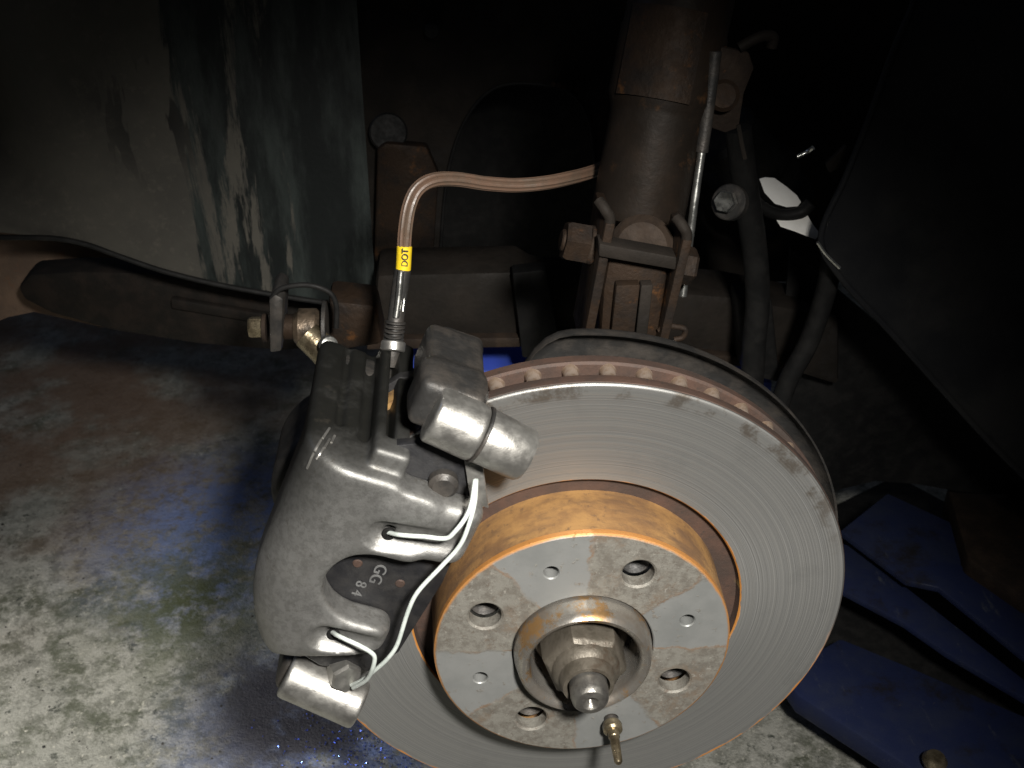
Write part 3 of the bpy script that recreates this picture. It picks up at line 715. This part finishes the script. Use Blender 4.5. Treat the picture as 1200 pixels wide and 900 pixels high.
# ================================================================== caliper
TH_ = math.radians(157)
UR = Vector((math.cos(TH_), 0, math.sin(TH_))); UT = Vector((math.sin(TH_), 0, -math.cos(TH_)))
def L(r, t, a): return (UR * r + UT * t + Vector((0, -a, 0))) * 1.0
def Lm(r, t, a): return UR * (r * .001) + UT * (t * .001) + Vector((0, -a * .001, 0))
def body(p):
    r, t, a = p
    # barrel shaped outer skin: lower end drops away, front outer corner rolls over
    top = 164 - 20 * (np.maximum(0, -t - 5) / 58) ** 2
    top = top - 13 * np.clip((-a - 6) / 16, 0, 1) * np.clip((58 - t) / 22, 0, 1)
    R = 24.
    x, y = r - (top - R), a - (33 - R)
    roll = np.sqrt(np.maximum(x, 0) ** 2 + np.maximum(y, 0) ** 2) + np.minimum(np.maximum(x, y), 0) - R
    m = smax(rbox(p, (140, 7, -18), (40, 61, 58), 8), roll, 5)
    m = np.maximum(m, 100 - r)
    # fingers
    f1 = rbox((r, t + .14 * (r - 100), a), (103, 46, 24), (25, 17.5, 8.5), 7)
    f2 = rbox((r, t + .1 * (r - 113), a), (114, -27.5, 24), (20, 13, 8.5), 7)
    m = smin(m, f1, 6); m = smin(m, f2, 6)
    # window between the fingers
    wdw = np.minimum(cylinder(p, (113, 6.5, -5), (113, 6.5, 60), 21, .5), rbox(p, (86, 6.5, 30), (27, 21, 40), .5))
    m = smax(m, -wdw, 3.5)
    # open above and below the fingers
    m = smax(m, -rbox(p, (92, 90, 30), (27, 24, 40), 4), 4)
    m = smax(m, -rbox((r, t + .42 * (r - 115), a), (95, -63, 30), (45, 24, 22), 4), 4)
    # recesses round the spring holes
    m = smax(m, -caps(p, (118, 40, 37), (82, 46, 38.5), 9), 2)
    m = smax(m, -caps(p, (123, -28, 36), (100, -26, 38), 8), 2)
    m = smax(m, -cylinder(p, (115, 40, 10), (115, 40, 60), 2.6, .4), 1.2)
    m = smax(m, -cylinder(p, (120, -28, 10), (120, -28, 60), 2.4, .4), 1.2)
    # ribs and groove along the upper end
    m = smin(m, rbox(p, (127, 66, -25), (8.5, 12, 50), 2.5), 2.5)
    m = smax(m, -rbox(p, (128.5, 76, -36), (2.0, 11, 48), 1), 1.5)
    m = smax(m, -caps(p, (138, 67.5, 4), (138, 67.5, -90), 2.8), 1.0)
    m = smax(m, -caps(p, (150, 67.5, -2), (150, 67.5, -90), 2.2), 1.0)
    # room for disc and pads
    q = np.sqrt(r * r + t * t); slot = np.maximum(q - 141.5, np.abs(a + 14) - 31.5); m = smax(m, -slot, 1.5)
    return m
cal = thing('brake_caliper', Lm(140, -60, 0), 'grey cast brake caliper gripping the left side of the disc', 'brake caliper')
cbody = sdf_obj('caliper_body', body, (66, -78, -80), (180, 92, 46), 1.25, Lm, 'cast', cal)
def piston(p):
    m = cylinder(p, (124, 0, -40), (124, 0, -92), 42, 8)
    m = smin(m, rbox(p, (126, 0, -62), (30, 66, 12), 8), 10); return m
sdf_obj('piston_housing', piston, (70, -80, -100), (176, 80, -36), 2.2, Lm, 'dark_iron', cal)
# raised casting marks on the outer flank
from mathutils.bvhtree import BVHTree
bvh = BVHTree.FromPolygons([v.co.copy() for v in cbody.data.vertices], [tuple(p.vertices) for p in cbody.data.polygons])
def on_body(px, py):
    h = bvh.ray_cast(CAM, ray(px, py).normalized()); return h[0] + h[1] * .0002 if h[0] else None
for seg in (((360, 549), (364, 540), (368, 531)), ((369, 529), (372, 523), (376, 516)), ((378, 514), (382, 508), (386, 502)), ((371, 538), (375, 532), (379, 525)),
            ((380, 525), (383, 520), (386, 515)), ((388, 519), (390, 515), (392, 511))):
    pts = [on_body(*q) for q in seg]
    if all(pts): tube('casting_mark', pts, .0006, 'silver', cbody, 6)

# pads
pad = thing('outer_brake_pad', Lm(110, -50, 14), 'black backed brake pad seen between the caliper fingers', 'brake pad')
def padpts(a, r0=86, r1=134, t0=-62, t1=82):
    P = [(r1, t0 + 14), (r1, t1 - 16), (r1 - 8, t1 - 4), (r1 - 16, t1), (r0 + 14, t1 + 2), (r0 + 4, t1 - 4), (r0 - 6, t1 - 24), (r0 - 8, 10), (r0 - 4, t0 + 22), (r0 + 6, t0 + 4), (r1 - 18, t0), (r1 - 6, t0 + 5)]
    return [Lm(x, y, a) for x, y in P]
bp = prism('back_plate', padpts(12.2), (0, -.0055, 0), 'pad_paint', pad, .0008)
prism('friction_lining', padpts(1.0, 88, 130, -54, 74), (0, -.0108, 0), 'lining', pad, .0006)
cyl('pad_stud', Lm(100, 68, 17), Lm(100, 68, 25), .0068, 'dark_iron', pad, b=.002)
text_mesh('stamped_code', 'GG', .0085, Lm(109, 5, 17.95), -UT, -UR, 'paint_stamp', bp)
text_mesh('stamped_code', '8 4', .0075, Lm(114.5, -6.5, 17.95), -UT, -UR, 'paint_stamp', bp)
for r_, t_ in ((120, 8), (97, 3)):
    lathe('rust_rivet', [(0, -.0002), (.0026, -.0002), (.002, .0006), (0, .0008)], Lm(r_, t_, 17.7), (0, -1, 0), 'edge_rust', bp, 14)
inner = thing('inner_brake_pad', Lm(110, -50, -40), 'tan edged inner brake pad behind the disc inside the caliper', 'brake pad')
prism('back_plate', padpts(-45), (0, -.0055, 0), 'pad_paint', inner, .0008)
prism('friction_lining', padpts(-39, 96, 134, -54, 76), (0, -.0108, 0), 'lining', inner, .0006)

# carrier
car = thing('caliper_carrier', Lm(110, -80, -20), 'caliper carrier with bare silver guide bosses at both ends', 'caliper carrier')
def carrier(p):
    m = rbox(p, (110, 101 , -14), (14, 12, 26), 4)
    m = smin(m, rbox(p, (112, 103, 8), (15, 12, 12), 4), 6)
    m = smin(m, rbox(p, (104, 10, -48), (12, 96, 7), 4), 8)
    m = smin(m, rbox(p, (116, -83, -28), (16, 11, 40), 5), 8)
    q = np.sqrt(p[0] ** 2 + p[1] ** 2); m = smax(m, -np.maximum(q - 141.5, np.abs(p[2] + 14) - 18), 1.5)
    return m
sdf_obj('carrier_frame', carrier, (84, -104, -76), (140, 126, 28), 1.6, Lm, 'dark_iron', car)
def boss_up(p):
    m = cylinder(p, (119, 103, 23), (96, 101, 25), 13, 2)
    m = smax(m, -rbox((p[0], p[1], p[2]), (109, 121, 40), (9, 7, 22), 1), 1)     # flat spanner facet
    return m
sdf_obj('guide_boss', boss_up, (76, 78, 0), (140, 126, 48), 1.0, Lm, 'silver', car, 38)
lathe('boss_seam', [(.0122, -.0008), (.0131, -.0004), (.0131, .0006), (.0122, .001)], Lm(95.5, 101, 25), Lm(72, 98.6, 27) - Lm(95.5, 101, 25), 'dark_iron', car, 48)
lathe('guide_pin_sleeve', [(0, 0), (.0122, 0), (.0126, .001), (.0121, .0205), (.0110, .0222), (0, .0222)], Lm(95, 101, 25), Lm(72, 98.6, 27) - Lm(95, 101, 25), 'silver', car, 56)
def boss_low(p):
    m = cylinder(p, (129, -78, 12), (88, -80, 20), 12.5, 2)
    return m
sdf_obj('guide_boss', boss_low, (78, -102, -12), (148, -52, 38), 1.0, Lm, 'silver', car, 38)
hexagon('guide_bolt', Lm(105, -63, 13), Lm(101, -60, 26) - Lm(105, -63, 13), .0145, .012, 'silver', car, .3)
beam('spring_tab', Lm(92, 84, 20), Lm(80, 62, 20), UR * .0045, (0, .0012, 0), 'silver', car, .0006)

# wire spring
spr = thing('retaining_spring', Lm(112, 45, 34), 'white bent wire spring hooked into the caliper fingers', 'spring')
W = [(455, 624, .030), (470, 627, .037), (498, 629, .041), (522, 631, .043), (533, 623, .044), (546, 606, .043), (553, 588, .041), (557, 562, .036)]
tube('upper_wire', [at(a, b, -c) for a, b, c in W], .00105, 'white_wire', spr, 10, 6)
W = [(558, 562, .035), (556, 590, .037), (547, 622, .040), (537, 642, .041), (517, 664, .041), (490, 693, .041), (478, 717, .041), (466, 754, .040), (455, 771, .039), (440, 785, .036), (424, 797, .030), (412, 803, .024)]
tube('long_wire', [at(a, b, -c) for a, b, c in W], .00105, 'white_wire', spr, 10, 6)
W = [(388, 740, .028), (398, 746, .037), (420, 756, .042), (434, 764, .043), (439, 771, .043), (436, 785, .041), (429, 797, .036), (414, 806, .028)]
tube('lower_wire', [at(a, b, -c) for a, b, c in W], .0011, 'white_wire', spr, 10, 6)
for (px, py, y_) in ((456, 624, -.0292), (391, 742, -.0285)):
    lathe('wire_grommet', [(.0014, 0), (.0030, 0), (.0032, .001), (.0028, .0018), (.0014, .0018)], at(px, py, y_), (0, -1, 0), 'rubber', spr, 18, closed=True)

# ================================================================== brake hose
hs = thing('brake_hose', at(460, 402, .065), 'brown striped brake hose with yellow tag rising from the caliper', 'brake hose')
HP = [(473, 300, .085), (475, 268, .088), (480, 240, .092), (490, 221, .096), (508, 211, .10), (535, 210, .105), (570, 215, .11), (605, 217, .115), (640, 214, .12), (670, 208, .13), (692, 202, .145), (706, 196, .16)]
hp = [at(a, b, c) for a, b, c in HP]
bm = bmesh.new(); path = spline(hp, 10)
# lobed section: three thin lines run along the hose
rings = []; x, y, d = frame(path[1] - path[0])
for i, p in enumerate(path):
    tt = (path[min(i + 1, len(path) - 1)] - path[max(i - 1, 0)]).normalized(); x = (x - tt * x.dot(tt)).normalized(); y = tt.cross(x)
    rings.append([bm.verts.new(p + (x * math.cos(2 * math.pi * k / 40) + y * math.sin(2 * math.pi * k / 40)) * (.0033 + .0003 * math.cos(10 * 2 * math.pi * k / 40))) for k in range(40)])
for A, B in zip(rings, rings[1:]):
    for k in range(40): bm.faces.new((A[k], A[(k + 1) % 40], B[(k + 1) % 40], B[k]))
bm.faces.new(rings[0][::-1]); bm.faces.new(rings[-1])
bm_link('hose_body', bm, 'hose', hs, 60)
ytag = cyl('yellow_tag', at(472.5, 317, .083), at(474, 288, .086), .0038, 'yellow', hs, b=.0005)
tg = text_mesh('tag_lettering', 'DOT', .0046, at(475, 302, .0802), at(474, 288, .0808) - at(472.5, 317, .0808), (-1, 0, 0), 'ink', ytag, .0002)
csl = tube('crimped_sleeve', [at(472, 316, .083), at(467, 350, .078), at(463, 382, .072), at(460, 412, .066), at(458, 428, .064)], .0042, 'dark_iron', hs, 16)
tube('steel_pipe', [at(470, 318, .0785), at(467, 350, .0735), at(464, 372, .070)], .0017, 'chrome', hs, 8)
tube('side_pipe', [at(476, 322, .081), at(474, 345, .077), at(472, 365, .073)], .0009, 'chrome', hs, 8)
for k in range(5):
    p = at(463.5 - k * .6, 376 + 5 * k, .071 - k * .001); lathe('crimp_ring', [(.004, 0), (.0051, .0004), (.0051, .0012), (.004, .0016)], p, at(461, 404, .067) - p, 'dark_iron', csl, 20, closed=True)
cyl('hose_union', at(460, 412, .064), at(461, 400, .067), .0062, 'silver', hs)
